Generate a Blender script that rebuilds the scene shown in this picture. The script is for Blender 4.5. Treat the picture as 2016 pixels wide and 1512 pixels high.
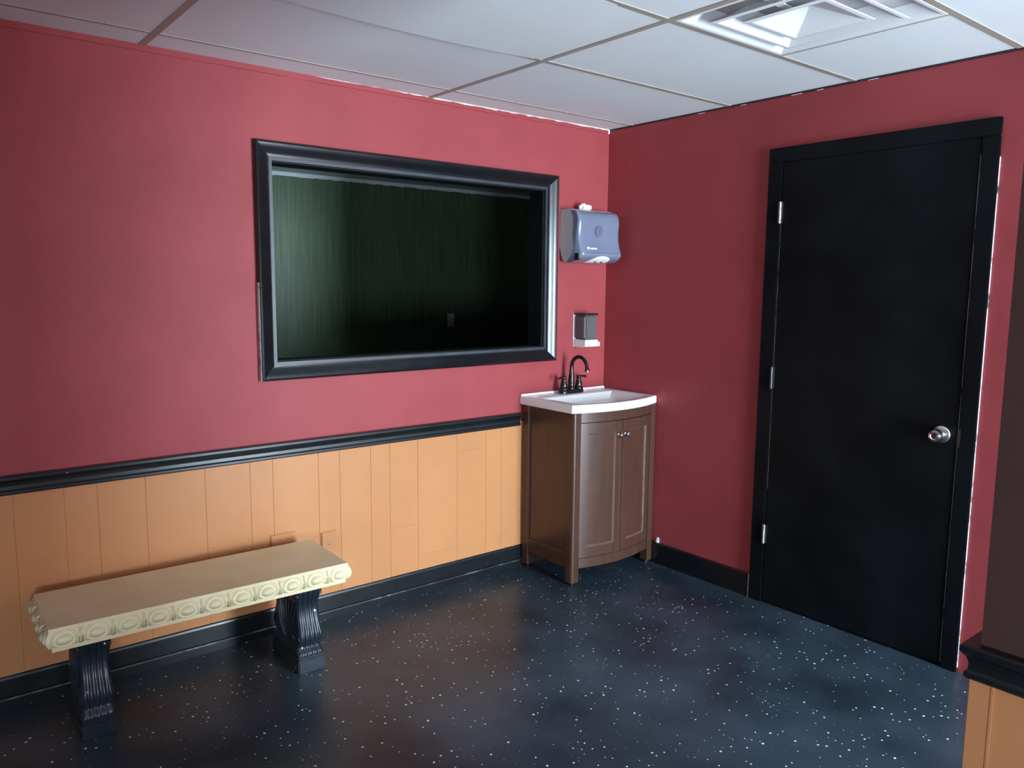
import bpy, bmesh, math, random
from mathutils import Vector, Matrix
random.seed(7)
PI = math.pi
scene = bpy.context.scene
for o in list(bpy.data.objects):
    bpy.data.objects.remove(o, do_unlink=True)
C = scene.collection

# ------------------------------------------------------------------ camera
F, YAW, PITCH, ROLL = 1550.43, 0.6781, -0.1273, 0.0089
CAM = Vector((-3.186, -3.1288, 1.4895))
fw = Vector((math.sin(YAW)*math.cos(PITCH), math.cos(YAW)*math.cos(PITCH), math.sin(PITCH)))
rt0 = Vector((math.cos(YAW), -math.sin(YAW), 0)); up0 = rt0.cross(fw)
rt = math.cos(ROLL)*rt0 + math.sin(ROLL)*up0
up = -math.sin(ROLL)*rt0 + math.cos(ROLL)*up0
cam_d = bpy.data.cameras.new('camera'); cam = bpy.data.objects.new('camera', cam_d); C.objects.link(cam)
cam_d.sensor_fit = 'HORIZONTAL'; cam_d.sensor_width = 36.0; cam_d.lens = F/2016*36
cam_d.clip_start = 0.02; cam_d.clip_end = 200
cam.matrix_world = Matrix(((rt.x, up.x, -fw.x, CAM.x), (rt.y, up.y, -fw.y, CAM.y), (rt.z, up.z, -fw.z, CAM.z), (0, 0, 0, 1)))
scene.camera = cam

# ------------------------------------------------------------------ world and daylight
w = bpy.data.worlds.new('daylight'); scene.world = w; w.use_nodes = True
bg = w.node_tree.nodes['Background']
bg.inputs[0].default_value = (0.68, 0.87, 1.0, 1); bg.inputs[1].default_value = 67.0
scene.view_settings.view_transform = 'Standard'; scene.view_settings.look = 'None'
scene.view_settings.gamma = 1.0; scene.view_settings.use_curve_mapping = False
scene.view_settings.exposure = 0.0
try:
    scene.cycles.use_fast_gi = False
    scene.cycles.max_bounces = 12; scene.cycles.diffuse_bounces = 8; scene.cycles.glossy_bounces = 6
except Exception: pass

H = 2.3207                      # ceiling height
YB = -5.2                       # back wall of the room / end of the passage
XL = -4.7                       # wall to the left of the camera
XN, YN = -1.612, -2.588         # outer corner of the wall beside the passage
DX0, DX1, DZ0, DZ1 = -1.12, -0.12, 0.04, 2.06     # glazed opening at the end of the passage
BX0, BX1, BZ0, BZ1 = -4.25, -3.55, 0.60, 1.20       # unseen window added behind the camera for fill light
BY0, BY1 = -4.35, -3.90                             # unseen narrow window added in the side wall to brighten the near wall

def portal(name, loc, rot, sx, sy):
    d = bpy.data.lights.new(name, 'AREA'); d.shape = 'RECTANGLE'; d.size = sx; d.size_y = sy
    d.cycles.is_portal = True
    o = bpy.data.objects.new(name, d); C.objects.link(o); o.location = loc; o.rotation_euler = rot
portal('daylight_portal', ((DX0+DX1)/2, YB-0.06, (DZ0+DZ1)/2), (PI/2, 0, 0), DX1-DX0, DZ1-DZ0)
portal('daylight_portal', ((BX0+BX1)/2, YB-0.06, (BZ0+BZ1)/2), (PI/2, 0, 0), BX1-BX0, BZ1-BZ0)
portal('daylight_portal', (XL-0.06, (BY0+BY1)/2, (BZ0+BZ1)/2), (PI/2, 0, -PI/2), BY1-BY0, BZ1-BZ0)

# ------------------------------------------------------------------ materials
def nodes_of(name):
    m = bpy.data.materials.new(name); m.use_nodes = True
    nt = m.node_tree; return m, nt, nt.nodes['Principled BSDF']
def N(nt, t, **kw):
    n = nt.nodes.new(t)
    for k, v in kw.items(): setattr(n, k, v)
    return n
def coords(nt, scale=(1, 1, 1)):
    tc = N(nt, 'ShaderNodeTexCoord'); mp = N(nt, 'ShaderNodeMapping'); mp.inputs['Scale'].default_value = scale
    nt.links.new(tc.outputs['Object'], mp.inputs['Vector']); return mp.outputs['Vector']
def noise(nt, vec, scale, detail=3, rough=0.5):
    n = N(nt, 'ShaderNodeTexNoise'); n.inputs['Scale'].default_value = scale
    n.inputs['Detail'].default_value = detail; n.inputs['Roughness'].default_value = rough
    nt.links.new(vec, n.inputs['Vector']); return n.outputs['Fac']
def ramp(nt, fac, stops):
    r = N(nt, 'ShaderNodeValToRGB'); e = r.color_ramp.elements
    while len(e) > 1: e.remove(e[-1])
    for i, (p, c) in enumerate(stops):
        k = e[0] if i == 0 else e.new(p)
        k.position = p; k.color = (*c, 1) if len(c) == 3 else c
    nt.links.new(fac, r.inputs['Fac']); return r.outputs['Color']
def mathn(nt, op, a, b=None):
    m = N(nt, 'ShaderNodeMath', operation=op)
    for i, v in enumerate((a, b)):
        if v is None: continue
        if isinstance(v, (int, float)): m.inputs[i].default_value = v
        else: nt.links.new(v, m.inputs[i])
    return m.outputs[0]
def mixc(nt, fac, a, b):
    m = N(nt, 'ShaderNodeMix', data_type='RGBA')
    for i, v in ((0, fac), (6, a), (7, b)):
        if isinstance(v, (int, float)): m.inputs[i].default_value = v
        elif isinstance(v, tuple): m.inputs[i].default_value = (*v, 1)
        else: nt.links.new(v, m.inputs[i])
    return m.outputs[2]
def bumpn(nt, p, h, strength, dist):
    b = N(nt, 'ShaderNodeBump'); b.inputs['Strength'].default_value = strength; b.inputs['Distance'].default_value = dist
    nt.links.new(h, b.inputs['Height']); nt.links.new(b.outputs['Normal'], p.inputs['Normal'])
def simple(name, col, rough=0.5, metal=0.0, var=0.12, vscale=6, bump=0.0, bscale=200, stretch=(1, 1, 1), spec=0.5, coat=0.0):
    m, nt, p = nodes_of(name)
    v = coords(nt, stretch)
    if var:
        f = noise(nt, v, vscale, 4)
        lo = tuple(c*(1-var) for c in col); hi = tuple(min(1, c*(1+var)) for c in col)
        nt.links.new(ramp(nt, f, [(0.3, lo), (0.7, hi)]), p.inputs['Base Color'])
    else: p.inputs['Base Color'].default_value = (*col, 1)
    p.inputs['Roughness'].default_value = rough; p.inputs['Metallic'].default_value = metal
    p.inputs['Specular IOR Level'].default_value = spec
    p.inputs['Coat Weight'].default_value = coat
    if bump: bumpn(nt, p, noise(nt, v, bscale, 2), bump, 0.001)
    return m
def fleck_mask(nt, scale=38.0, size=0.16, gate=0.55):
    """small irregular paint flecks, scattered in loose clusters"""
    tc = N(nt, 'ShaderNodeTexCoord')
    geo = N(nt, 'ShaderNodeNewGeometry')
    pos = geo.outputs['Position']
    nz = N(nt, 'ShaderNodeTexNoise'); nz.inputs['Scale'].default_value = 60.0; nz.inputs['Detail'].default_value = 2
    nt.links.new(pos, nz.inputs['Vector'])
    off = N(nt, 'ShaderNodeVectorMath', operation='MULTIPLY_ADD')
    nt.links.new(nz.outputs['Color'], off.inputs[0]); off.inputs[1].default_value = (0.006, 0.006, 0.006)
    nt.links.new(pos, off.inputs[2])
    vo = N(nt, 'ShaderNodeTexVoronoi'); vo.inputs['Scale'].default_value = scale
    nt.links.new(off.outputs[0], vo.inputs['Vector'])
    sep = N(nt, 'ShaderNodeSeparateColor'); nt.links.new(vo.outputs['Color'], sep.inputs[0])
    cl = noise(nt, pos, 3.2, 2)
    g = mathn(nt, 'GREATER_THAN', mathn(nt, 'ADD', sep.outputs[0], mathn(nt, 'MULTIPLY', cl, 0.8)), gate+0.4)
    r = mathn(nt, 'MULTIPLY', mathn(nt, 'ADD', mathn(nt, 'MULTIPLY', sep.outputs[1], sep.outputs[1]), 0.15), size)
    d = mathn(nt, 'LESS_THAN', vo.outputs['Distance'], r)
    return mathn(nt, 'MULTIPLY', d, g)
def flecked(name, a, b, rough=0.3, scale=38.0, size=0.16, gate=0.55, smudge=3.0, spec=0.5, rvar=0.12):
    m, nt, p = nodes_of(name)
    geo = N(nt, 'ShaderNodeNewGeometry'); pos = geo.outputs['Position']
    f = noise(nt, pos, smudge, 3, 0.5)
    base = ramp(nt, f, [(0.35, a), (0.68, b)])
    k = fleck_mask(nt, scale, size, gate)
    nt.links.new(mixc(nt, k, base, (0.80, 0.84, 0.84)), p.inputs['Base Color'])
    r = mathn(nt, 'ADD', mathn(nt, 'MULTIPLY', noise(nt, pos, smudge*1.7, 4), rvar*2), rough-rvar)
    nt.links.new(r, p.inputs['Roughness']); p.inputs['Specular IOR Level'].default_value = spec
    bumpn(nt, p, noise(nt, pos, 30, 2), 0.05, 0.002)
    return m
def wallpaint(name, a, b, rough=0.42, bump=0.12, spec=0.25):
    m, nt, p = nodes_of(name)
    geo = N(nt, 'ShaderNodeNewGeometry'); pos = geo.outputs['Position']
    f = noise(nt, pos, 2.3, 5, 0.62)
    nt.links.new(ramp(nt, f, [(0.35, a), (0.65, b)]), p.inputs['Base Color'])
    p.inputs['Roughness'].default_value = rough; p.inputs['Specular IOR Level'].default_value = spec
    bumpn(nt, p, noise(nt, pos, 260, 3), bump, 0.001)
    return m

M = {}
M['red'] = wallpaint('red_wall_paint', (0.300, 0.047, 0.052), (0.345, 0.057, 0.062), 0.55)
M['brightred'] = wallpaint('fresh_red_paint', (0.46, 0.050, 0.075), (0.36, 0.048, 0.066))
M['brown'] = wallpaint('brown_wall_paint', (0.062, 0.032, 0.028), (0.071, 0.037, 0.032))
M['orange'] = wallpaint('orange_panel_paint', (0.50, 0.215, 0.088), (0.55, 0.240, 0.100), 0.38, 0.08)
M['floor'] = flecked('navy_flecked_floor', (0.016, 0.027, 0.039), (0.044, 0.067, 0.090), rough=0.30, rvar=0.05, smudge=2.4, scale=52.0, size=0.20, gate=0.30, spec=0.30)
M['blacktrim'] = flecked('black_gloss_trim', (0.006, 0.0075, 0.009), (0.010, 0.012, 0.015), rough=0.30, scale=40, size=0.10, gate=0.90, smudge=5, rvar=0.04)
M['blackgloss'] = simple('black_gloss_casing', (0.007, 0.008, 0.010), 0.21, var=0.25, vscale=9, bump=0.15, bscale=60)
M['lip'] = simple('dark_grey_lip', (0.036, 0.040, 0.050), 0.42, var=0.25, vscale=12)
M['jamb'] = simple('black_jamb', (0.006, 0.007, 0.008), 0.6, spec=0.2)
M['doorblack'] = flecked('black_door_paint', (0.003, 0.004, 0.005), (0.006, 0.0075, 0.009), rough=0.46, scale=22, size=0.03, gate=1.1, smudge=4.0, rvar=0.1, spec=0.15)
M['tile'] = simple('white_ceiling_tile', (0.74, 0.78, 0.795), 0.6, var=0.02, vscale=3, bump=0.12, bscale=220)
M['tee'] = simple('tan_grey_tee', (0.35, 0.31, 0.255), 0.45, var=0.1)
M['angle'] = simple('white_wall_angle', (0.80, 0.80, 0.81), 0.4, var=0.03)
M['diffuser'] = simple('white_enamel_diffuser', (0.78, 0.80, 0.82), 0.32, var=0.02)
M['duct'] = simple('dark_duct', (0.02, 0.022, 0.025), 0.7)
M['cream'] = simple('cream_baffle', (0.66, 0.62, 0.52), 0.5)
M['white'] = simple('white_cultured_marble', (0.88, 0.89, 0.88), 0.16, var=0.01)
M['whitepl'] = simple('white_plastic', (0.86, 0.86, 0.86), 0.35, var=0.01)
M['paper'] = simple('white_paper', (0.85, 0.85, 0.83), 0.8, var=0.03, bump=0.2, bscale=90)
M['greypl'] = simple('warm_grey_plastic', (0.52, 0.50, 0.50), 0.42, var=0.04)
M['blackpl'] = simple('black_plastic', (0.015, 0.015, 0.018), 0.3)
M['chrome'] = simple('brushed_steel', (0.62, 0.62, 0.60), 0.22, metal=1.0, var=0.06, vscale=20)
M['bronze'] = simple('oil_rubbed_bronze', (0.045, 0.040, 0.038), 0.22, metal=0.75, var=0.2, vscale=20)
M['cast'] = flecked('painted_black_casting', (0.014, 0.020, 0.030), (0.022, 0.031, 0.043), rough=0.26, scale=34, size=0.17, gate=0.74, smudge=9)
M['worn'] = None

def wood():
    m, nt, p = nodes_of('dark_walnut_stain')
    v = coords(nt, (9, 9, 1.0))
    f = noise(nt, v, 3.0, 6, 0.6)
    geo = N(nt, 'ShaderNodeNewGeometry')
    blotch = noise(nt, geo.outputs['Position'], 7.0, 3)
    base = ramp(nt, f, [(0.3, (0.050, 0.020, 0.013)), (0.7, (0.078, 0.033, 0.022))])
    nt.links.new(mixc(nt, mathn(nt, 'MULTIPLY', blotch, 0.35), base, (0.098, 0.052, 0.037)), p.inputs['Base Color'])
    p.inputs['Roughness'].default_value = 0.28
    bumpn(nt, p, f, 0.05, 0.001)
    return m
M['wood'] = wood()
M['bead'] = simple('worn_walnut_highlight', (0.135, 0.082, 0.060), 0.26, var=0.25, vscale=14)  # lighter tone paints the bead's highlight lines along with edge wear
def green():
    m, nt, p = nodes_of('glossy_dark_green_paint')
    geo = N(nt, 'ShaderNodeNewGeometry'); pos = geo.outputs['Position']
    mp = N(nt, 'ShaderNodeMapping'); mp.inputs['Scale'].default_value = (60, 60, 2.0); nt.links.new(pos, mp.inputs['Vector'])
    st = noise(nt, mp.outputs['Vector'], 1.0, 4, 0.6)
    nt.links.new(ramp(nt, st, [(0.3, (0.060, 0.100, 0.050)), (0.75, (0.15, 0.21, 0.125))]), p.inputs['Base Color'])
    p.inputs['Roughness'].default_value = 0.42; p.inputs['Specular IOR Level'].default_value = 0.8
    bumpn(nt, p, st, 0.25, 0.002)
    return m
M['green'] = green()
def cementpaint():
    m, nt, p = nodes_of('cream_painted_stone')
    geo = N(nt, 'ShaderNodeNewGeometry'); pos = geo.outputs['Position']
    f = noise(nt, pos, 8, 4)
    nt.links.new(ramp(nt, f, [(0.3, (0.70, 0.61, 0.37)), (0.7, (0.77, 0.69, 0.44))]), p.inputs['Base Color'])
    p.inputs['Roughness'].default_value = 0.5
    bumpn(nt, p, noise(nt, pos, 90, 3), 0.15, 0.002)
    return m
M['stone'] = cementpaint()
def worn():
    m, nt, p = nodes_of('worn_black_edge')
    geo = N(nt, 'ShaderNodeNewGeometry'); pos = geo.outputs['Position']
    f = noise(nt, pos, 14, 6, 0.75)
    nt.links.new(ramp(nt, f, [(0.36, (0.03, 0.03, 0.032)), (0.50, (0.55, 0.55, 0.56))]), p.inputs['Base Color'])
    p.inputs['Roughness'].default_value = 0.4
    return m
M['worn'] = worn()
def scuff():
    m, nt, p = nodes_of('scuffed_black_edge')
    geo = N(nt, 'ShaderNodeNewGeometry'); pos = geo.outputs['Position']
    f = noise(nt, pos, 5, 6, 0.75)
    nt.links.new(ramp(nt, f, [(0.50, (0.014, 0.016, 0.018)), (0.80, (0.42, 0.43, 0.43))]), p.inputs['Base Color'])
    p.inputs['Roughness'].default_value = 0.4
    return m
M['scuff'] = scuff()
def glassy(name, col, rough, trans, alpha=1.0):
    m, nt, p = nodes_of(name)
    p.inputs['Base Color'].default_value = (*col, 1); p.inputs['Roughness'].default_value = rough
    p.inputs['Transmission Weight'].default_value = trans; p.inputs['IOR'].default_value = 1.3
    p.inputs['Alpha'].default_value = alpha
    return m
M['smoke'] = glassy('smoky_clear_plastic', (0.17, 0.165, 0.17), 0.12, 0.35, 0.9)
M['bluesmoke'] = simple('smoky_blue_plastic', (0.175, 0.195, 0.275), 0.20, var=0.10, vscale=5, coat=0.3)
M['bluedark'] = simple('dark_smoky_patch', (0.140, 0.140, 0.205), 0.22, var=0.1)

# ------------------------------------------------------------------ mesh helpers
def link(name, bm, mat, parent=None, smooth=False, loc=None, ang=0.6):
    me = bpy.data.meshes.new(name)
    bmesh.ops.recalc_face_normals(bm, faces=bm.faces)
    if smooth:
        for f in bm.faces: f.smooth = True
        for e in bm.edges:
            if len(e.link_faces) == 2 and e.calc_face_angle(0) > ang: e.smooth = False
    bm.to_mesh(me); bm.free()
    if mat is not None: me.materials.append(mat)
    o = bpy.data.objects.new(name, me); C.objects.link(o)
    if parent is not None: o.parent = parent
    if loc is not None: o.location = loc
    return o
def put(name, me, parent, loc=(0, 0, 0), rz=0.0):
    o = bpy.data.objects.new(name, me); C.objects.link(o); o.parent = parent
    o.location = loc; o.rotation_euler = (0, 0, rz); return o
def box_into(bm, x0, x1, y0, y1, z0, z1, bev=0.0, seg=1):
    t = bmesh.new()
    vs = [t.verts.new((x, y, z)) for x in (x0, x1) for y in (y0, y1) for z in (z0, z1)]
    for q in ((0, 1, 3, 2), (4, 6, 7, 5), (0, 4, 5, 1), (2, 3, 7, 6), (0, 2, 6, 4), (1, 5, 7, 3)):
        t.faces.new([vs[i] for i in q])
    bmesh.ops.recalc_face_normals(t, faces=t.faces)
    if bev: bmesh.ops.bevel(t, geom=list(t.edges), offset=bev, segments=seg, affect='EDGES', clamp_overlap=True)
    me = bpy.data.meshes.new('tmp'); t.to_mesh(me); t.free(); bm.from_mesh(me); bpy.data.meshes.remove(me)
def box(name, x0, x1, y0, y1, z0, z1, mat, parent=None, bev=0.0, seg=1):
    bm = bmesh.new(); box_into(bm, x0, x1, y0, y1, z0, z1, bev, seg)
    return link(name, bm, mat, parent, smooth=bev > 0 and seg > 1)
def prism(bm, pts, axis, a, b):
    """extrude polygon pts (2D) along axis 'x','y','z' from a to b"""
    def P(p, t):
        return {'x': (t, p[0], p[1]), 'y': (p[0], t, p[1]), 'z': (p[0], p[1], t)}[axis]
    A = [bm.verts.new(P(p, a)) for p in pts]; B = [bm.verts.new(P(p, b)) for p in pts]
    n = len(pts)
    for i in range(n): bm.faces.new((A[i], A[(i+1) % n], B[(i+1) % n], B[i]))
    bm.faces.new(A[::-1]); bm.faces.new(B)
def loft(bm, rings, cap0=True, cap1=True, closed=True):
    R = [[bm.verts.new(p) for p in r] for r in rings]
    n = len(R[0])
    for a, b in zip(R, R[1:]):
        for i in range(n if closed else n-1):
            bm.faces.new((a[i], a[(i+1) % n], b[(i+1) % n], b[i]))
    if cap0: bm.faces.new(R[0][::-1])
    if cap1: bm.faces.new(R[-1])
    return R
def lathe(bm, prof, o, axis=(0, 0, 1), n=20):
    ax = Vector(axis).normalized(); h = Vector((1, 0, 0)) if abs(ax.x) < .8 else Vector((0, 1, 0))
    u = ax.cross(h).normalized(); v = ax.cross(u); o = Vector(o)
    rings = [[o + ax*z + (u*math.cos(2*PI*i/n) + v*math.sin(2*PI*i/n))*max(r, 1e-5) for i in range(n)] for r, z in prof]
    loft(bm, rings)
def tube(bm, path, radii, n=12):
    path = [Vector(p) for p in path]; rings = []
    u = None
    for i, p in enumerate(path):
        t = (path[min(i+1, len(path)-1)] - path[max(i-1, 0)]).normalized()
        if u is None:
            u = t.cross(Vector((1, 0, 0)));
            if u.length < .1: u = t.cross(Vector((0, 1, 0)))
        u = (u - t*u.dot(t)).normalized(); v = t.cross(u)
        r = radii[i] if isinstance(radii, (list, tuple)) else radii
        rings.append([p + (u*math.cos(2*PI*k/n) + v*math.sin(2*PI*k/n))*r for k in range(n)])
    loft(bm, rings)
def empty(name, loc=(0, 0, 0), rz=0.0):
    o = bpy.data.objects.new(name, None); C.objects.link(o); o.location = loc; o.rotation_euler = (0, 0, rz)
    o.empty_display_size = 0.05; return o
def tag(o, label, cat, group=None):
    o['label'] = label; o['category'] = cat
    if group: o['group'] = group
    return o
def struct(o, label=None, cat=None):
    o['kind'] = 'structure'
    if label: o['label'] = label
    if cat: o['category'] = cat
    return o
def wall_with_hole(name, axis, c0, c1, u0, u1, z0, z1, holes, mat):
    """slab across axis ('x' or 'y') between c0 and c1, with rectangular holes (u0,u1,z0,z1)"""
    us = sorted({u0, u1, *[h[0] for h in holes], *[h[1] for h in holes]})
    zs = sorted({z0, z1, *[h[2] for h in holes], *[h[3] for h in holes]})
    bm = bmesh.new()
    solid = {}
    for i in range(len(us)-1):
        for j in range(len(zs)-1):
            cu, cz = (us[i]+us[i+1])/2, (zs[j]+zs[j+1])/2
            solid[i, j] = not any(h[0] < cu < h[1] and h[2] < cz < h[3] for h in holes)
    V = {}
    def v(i, j, c):
        k = (i, j, c)
        if k not in V:
            V[k] = bm.verts.new((us[i], c, zs[j]) if axis == 'y' else (c, us[i], zs[j]))
        return V[k]
    for (i, j), s in solid.items():
        if not s: continue
        for c in (c0, c1): bm.faces.new((v(i, j, c), v(i+1, j, c), v(i+1, j+1, c), v(i, j+1, c)))
        for (di, dj, a, b) in ((-1, 0, (i, j), (i, j+1)), (1, 0, (i+1, j), (i+1, j+1)), (0, -1, (i, j), (i+1, j)), (0, 1, (i, j+1), (i+1, j+1))):
            if not solid.get((i+di, j+dj), False):
                bm.faces.new((v(*a, c0), v(*b, c0), v(*b, c1), v(*a, c1)))
    return link(name, bm, mat)

# ================================================================== the room shell
T = 0.12
struct(box('floor', XL-T, 0.12, YB-T, T, -0.10, 0.0, M['floor']), 'dark navy painted floor with scattered white flecks', 'floor')

WX0, WX1, WZ0, WZ1 = -1.987, -0.3835, 1.0836, 2.0422        # outer edge of window casing
hole = (WX0+0.055, WX1-0.055, WZ0+0.055, WZ1-0.055)
wall_left = struct(wall_with_hole('wall_left', 'y', 0.0, T, XL-T, 0.0, 0.0, H+0.1, [hole], M['red']), 'red painted wall with a wide black framed opening', 'wall')
wall_right = struct(box('wall_right', 0.0, T, YB-T, T, 0.0, H+0.1, M['red']), 'deep red wall holding the black door', 'wall')
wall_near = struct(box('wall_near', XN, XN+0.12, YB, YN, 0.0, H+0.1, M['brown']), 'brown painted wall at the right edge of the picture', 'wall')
wall_behind = struct(wall_with_hole('wall_behind', 'y', YB-T, YB, XL-T, 0.0, 0.0, H+0.1, [(DX0, DX1, DZ0, DZ1), (BX0, BX1, BZ0, BZ1)], M['red']))
wall_side = struct(wall_with_hole('wall_side', 'x', XL-T, XL, YB-T, 0.0, 0.0, H+0.1, [(BY0, BY1, BZ0, BZ1)], M['red']))

# room seen through the opening
GY = 2.8
g = struct(box('wall_back', -2.6, 3.4, GY, GY+T, 0, 2.285, M['green']), 'glossy dark green wall seen through the black framed opening', 'wall')
# ragged upper edge of the green paint, white above it
bm = bmesh.new(); pts = [(-2.6, 2.28), (3.4, 2.28)]
x = 3.4
top = []
while x > -2.6:
    top.append((x, 2.292 + random.uniform(-0.004, 0.004))); x -= random.uniform(0.015, 0.05)
prism(bm, [(-2.6, 2.28), (3.4, 2.28)] + top + [(-2.6, 2.292)], 'y', GY-0.002, GY+0.01)
link('paint_edge', bm, M['green'], g)
box('upper_strip', -2.6, 3.4, GY, GY+T, 2.285, H+0.1, M['tile'], g)
struct(box('wall_back_left', -2.72, -2.6, T, GY+T, 0, H+0.1, M['green']))
struct(box('wall_back_right', 3.4, 3.52, T, GY+T, 0, H+0.1, M['green']))
struct(box('wall_back_near', 0.0, 3.52, 0.0, T, 0, H+0.1, M['green']))
struct(box('floor_back', -2.72, 3.52, T, GY+T, -0.1, 0.0, M['floor']))
struct(box('ceiling_back', -2.72, 3.52, T, GY+T, H, H+0.1, M['tile']))

# ------------------------------------------------------------------ ceiling grid
ceil = struct(box('ceiling', XL-T, T, YB-T, T, H+0.04, H+0.12, M['duct']), 'suspended ceiling of white lay-in tiles in a tan grid', 'ceiling')
XA, XB = -1.157, -2.379
y1, y2, y3, y4 = -0.172, -0.780, -1.388, -1.995
xs = [XL, XB-1.22, XB, XA, 0.0]
ys = [0.0, y1, y2, y3, y4] + [y4-0.608*k for k in range(1, 4)] + [YB]
ys = [y for y in ys if y > YB-0.001]
if ys[-1] > YB + 0.01: ys.append(YB)
XD = -0.546
TW = 0.012
def tile_mesh(wd, dp, sag=None):
    bm = bmesh.new(); nx = 16 if sag else 1; ny = 8 if sag else 1
    def zz(u, v): return -(sag(u, v) if sag else 0.0)
    lo = [[bm.verts.new((wd*(i/nx-0.5), dp*(j/ny-0.5), zz(i/nx, j/ny))) for j in range(ny+1)] for i in range(nx+1)]
    hi = [[bm.verts.new((wd*(i/nx-0.5), dp*(j/ny-0.5), zz(i/nx, j/ny)+0.012)) for j in range(ny+1)] for i in range(nx+1)]
    for i in range(nx):
        for j in range(ny):
            bm.faces.new((lo[i][j], lo[i][j+1], lo[i+1][j+1], lo[i+1][j])); bm.faces.new((hi[i][j], hi[i+1][j], hi[i+1][j+1], hi[i][j+1]))
    for i in range(nx):
        bm.faces.new((lo[i][0], lo[i+1][0], hi[i+1][0], hi[i][0])); bm.faces.new((lo[i][ny], hi[i][ny], hi[i+1][ny], lo[i+1][ny]))
    for j in range(ny):
        bm.faces.new((lo[0][j], hi[0][j], hi[0][j+1], lo[0][j+1])); bm.faces.new((lo[nx][j], lo[nx][j+1], hi[nx][j+1], hi[nx][j]))
    return bm
cells = []
for j in range(len(ys)-1):
    for i in range(len(xs)-1):
        a, b = xs[i], xs[i+1]
        if j == 3 and i == 3: cells.append((XD, b, ys[j+1], ys[j], None)); continue
        sag = None
        if j == 2 and i == 2: sag = lambda u, v: 0.016*math.sin(PI*u)**0.8*(0.25+0.75*v)
        cells.append((a, b, ys[j+1], ys[j], sag))
for a, b, c, d, sag in cells:
    bm = tile_mesh(b-a-0.008, d-c-0.008, sag)
    link('ceiling_tile', bm, M['tile'], ceil, loc=((a+b)/2, (c+d)/2, H+0.0025), smooth=bool(sag))
for i in range(1, len(xs)-1):
    box('tee_bar', xs[i]-TW, xs[i]+TW, YB, 0.0, H-0.0005, H+0.035, M['tee'], ceil, 0.0004)
for j in range(1, len(ys)-1):
    for i in range(len(xs)-1):
        hw = TW if j > 1 else 0.007
        box('tee_bar', xs[i]+(TW if i else 0), xs[i+1]-(TW if i < len(xs)-2 else 0), ys[j]-hw, ys[j]+hw, H+0.0, H+0.035, M['tee'], ceil, 0.0004)
box('tee_bar', XD-TW*0.6, XD+TW*0.6, y4+TW, y3-TW, H+0.0003, H+0.035, M['tee'], ceil, 0.0004)

# white wall angle along the left wall with a ragged slop of red paint
t1 = struct(box('trim_1', XL, 0.0, -0.004, 0.0, H-0.012, H+0.002, M['angle']))
bm = bmesh.new(); x = XL; top = []
while x < 0:
    k = 0.5+0.5*math.sin(x*3.1)*math.sin(x*1.3+1)
    c_ = min(1.0, max(0.0, (x+2.0)/1.0)); top.append((x, H+0.003-0.005*c_+random.uniform(-0.0035, 0.0025)*(0.25+0.75*c_))); x += random.uniform(0.012, 0.05)
prism(bm, [(0.0, H-0.02), (XL, H-0.02)] + top + [(0.0, H-0.006)], 'y', -0.0055, 0.0)
link('ragged_paint_edge', bm, M['red'], t1)
for (px, ln, dz) in ((-0.22, 0.22, 0.012), (-0.62, 0.10, 0.02), (-0.95, 0.16, 0.016), (-1.35, 0.20, 0.014), (-1.8, 0.12, 0.02), (-2.25, 0.25, 0.014)):
    bm = bmesh.new(); n = 14; lo = []; hi = []
    for k in range(n+1):
        s = k/n; e = math.sin(PI*s)**0.5
        hi.append((px-ln/2+ln*s, H-0.013+random.uniform(-0.001, 0.001))); lo.append((px-ln/2+ln*s, H-0.014-dz*0.8*e*random.uniform(0.6, 1)))
    prism(bm, lo + hi[::-1], 'y', -0.0012, 0.0)
    link('fresh_paint_patch', bm, M['brightred'], t1)
t2 = struct(box('shadow_gap_strip', -0.003, 0.0, YB, 0.0, H-0.006, H+0.002, M['blackpl']))  # black strip painted in for the shadow gap under the ceiling
for yy, ln in ((-0.62, .03), (-0.86, .02), (-1.13, .035), (-1.24, .02), (-1.47, .03)):
    box('chipped_paint', -0.0045, -0.002, yy-ln*.7, yy+ln*.7, H-0.008, H-0.006, M['angle'], t2)
bm = bmesh.new(); prism(bm, [(-0.014, H-0.022), (-0.004, H-0.02), (0.0, H-0.004), (-0.012, H-0.006)], 'y', -0.006, -0.001)
link('chipped_paint', bm, M['angle'], t1)

# ------------------------------------------------------------------ wainscot planks, rails and baseboards
RT, RB, BT = 0.8233, 0.7561, 0.1148
gr = [-4.55, -4.40, -4.29, -4.13, -3.91, -3.73, -3.63, -3.43, -3.33, -3.18, -3.08, -2.869, -2.714, -2.607, -2.443, -2.223, -2.043, -1.947, -1.743, -1.642, -1.489, -1.390, -1.239, -1.012, -0.834, -0.737, -0.58, -0.40, -0.2, 0.0]
splits = {(-1.390, -1.239): 0.345, (-1.239, -1.012): 0.185, (-1.012, -0.834): 0.665}
for a, b in zip(gr, gr[1:]):
    zz = [BT-0.03, RB+0.02]
    if (a, b) in splits: zz.insert(1, splits[(a, b)])
    for z0, z1 in zip(zz, zz[1:]):
        box('plank', a+0.0005, b-0.0005, -0.0055+random.uniform(-0.0003, 0.0003), 0.0, z0+0.0002, z1-0.0002, M['orange'], wall_left, 0.0008)
box('plank_backing', XL, 0.0, -0.0035, 0.0, BT-0.03, RB+0.02, M['orange'], wall_left)

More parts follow.
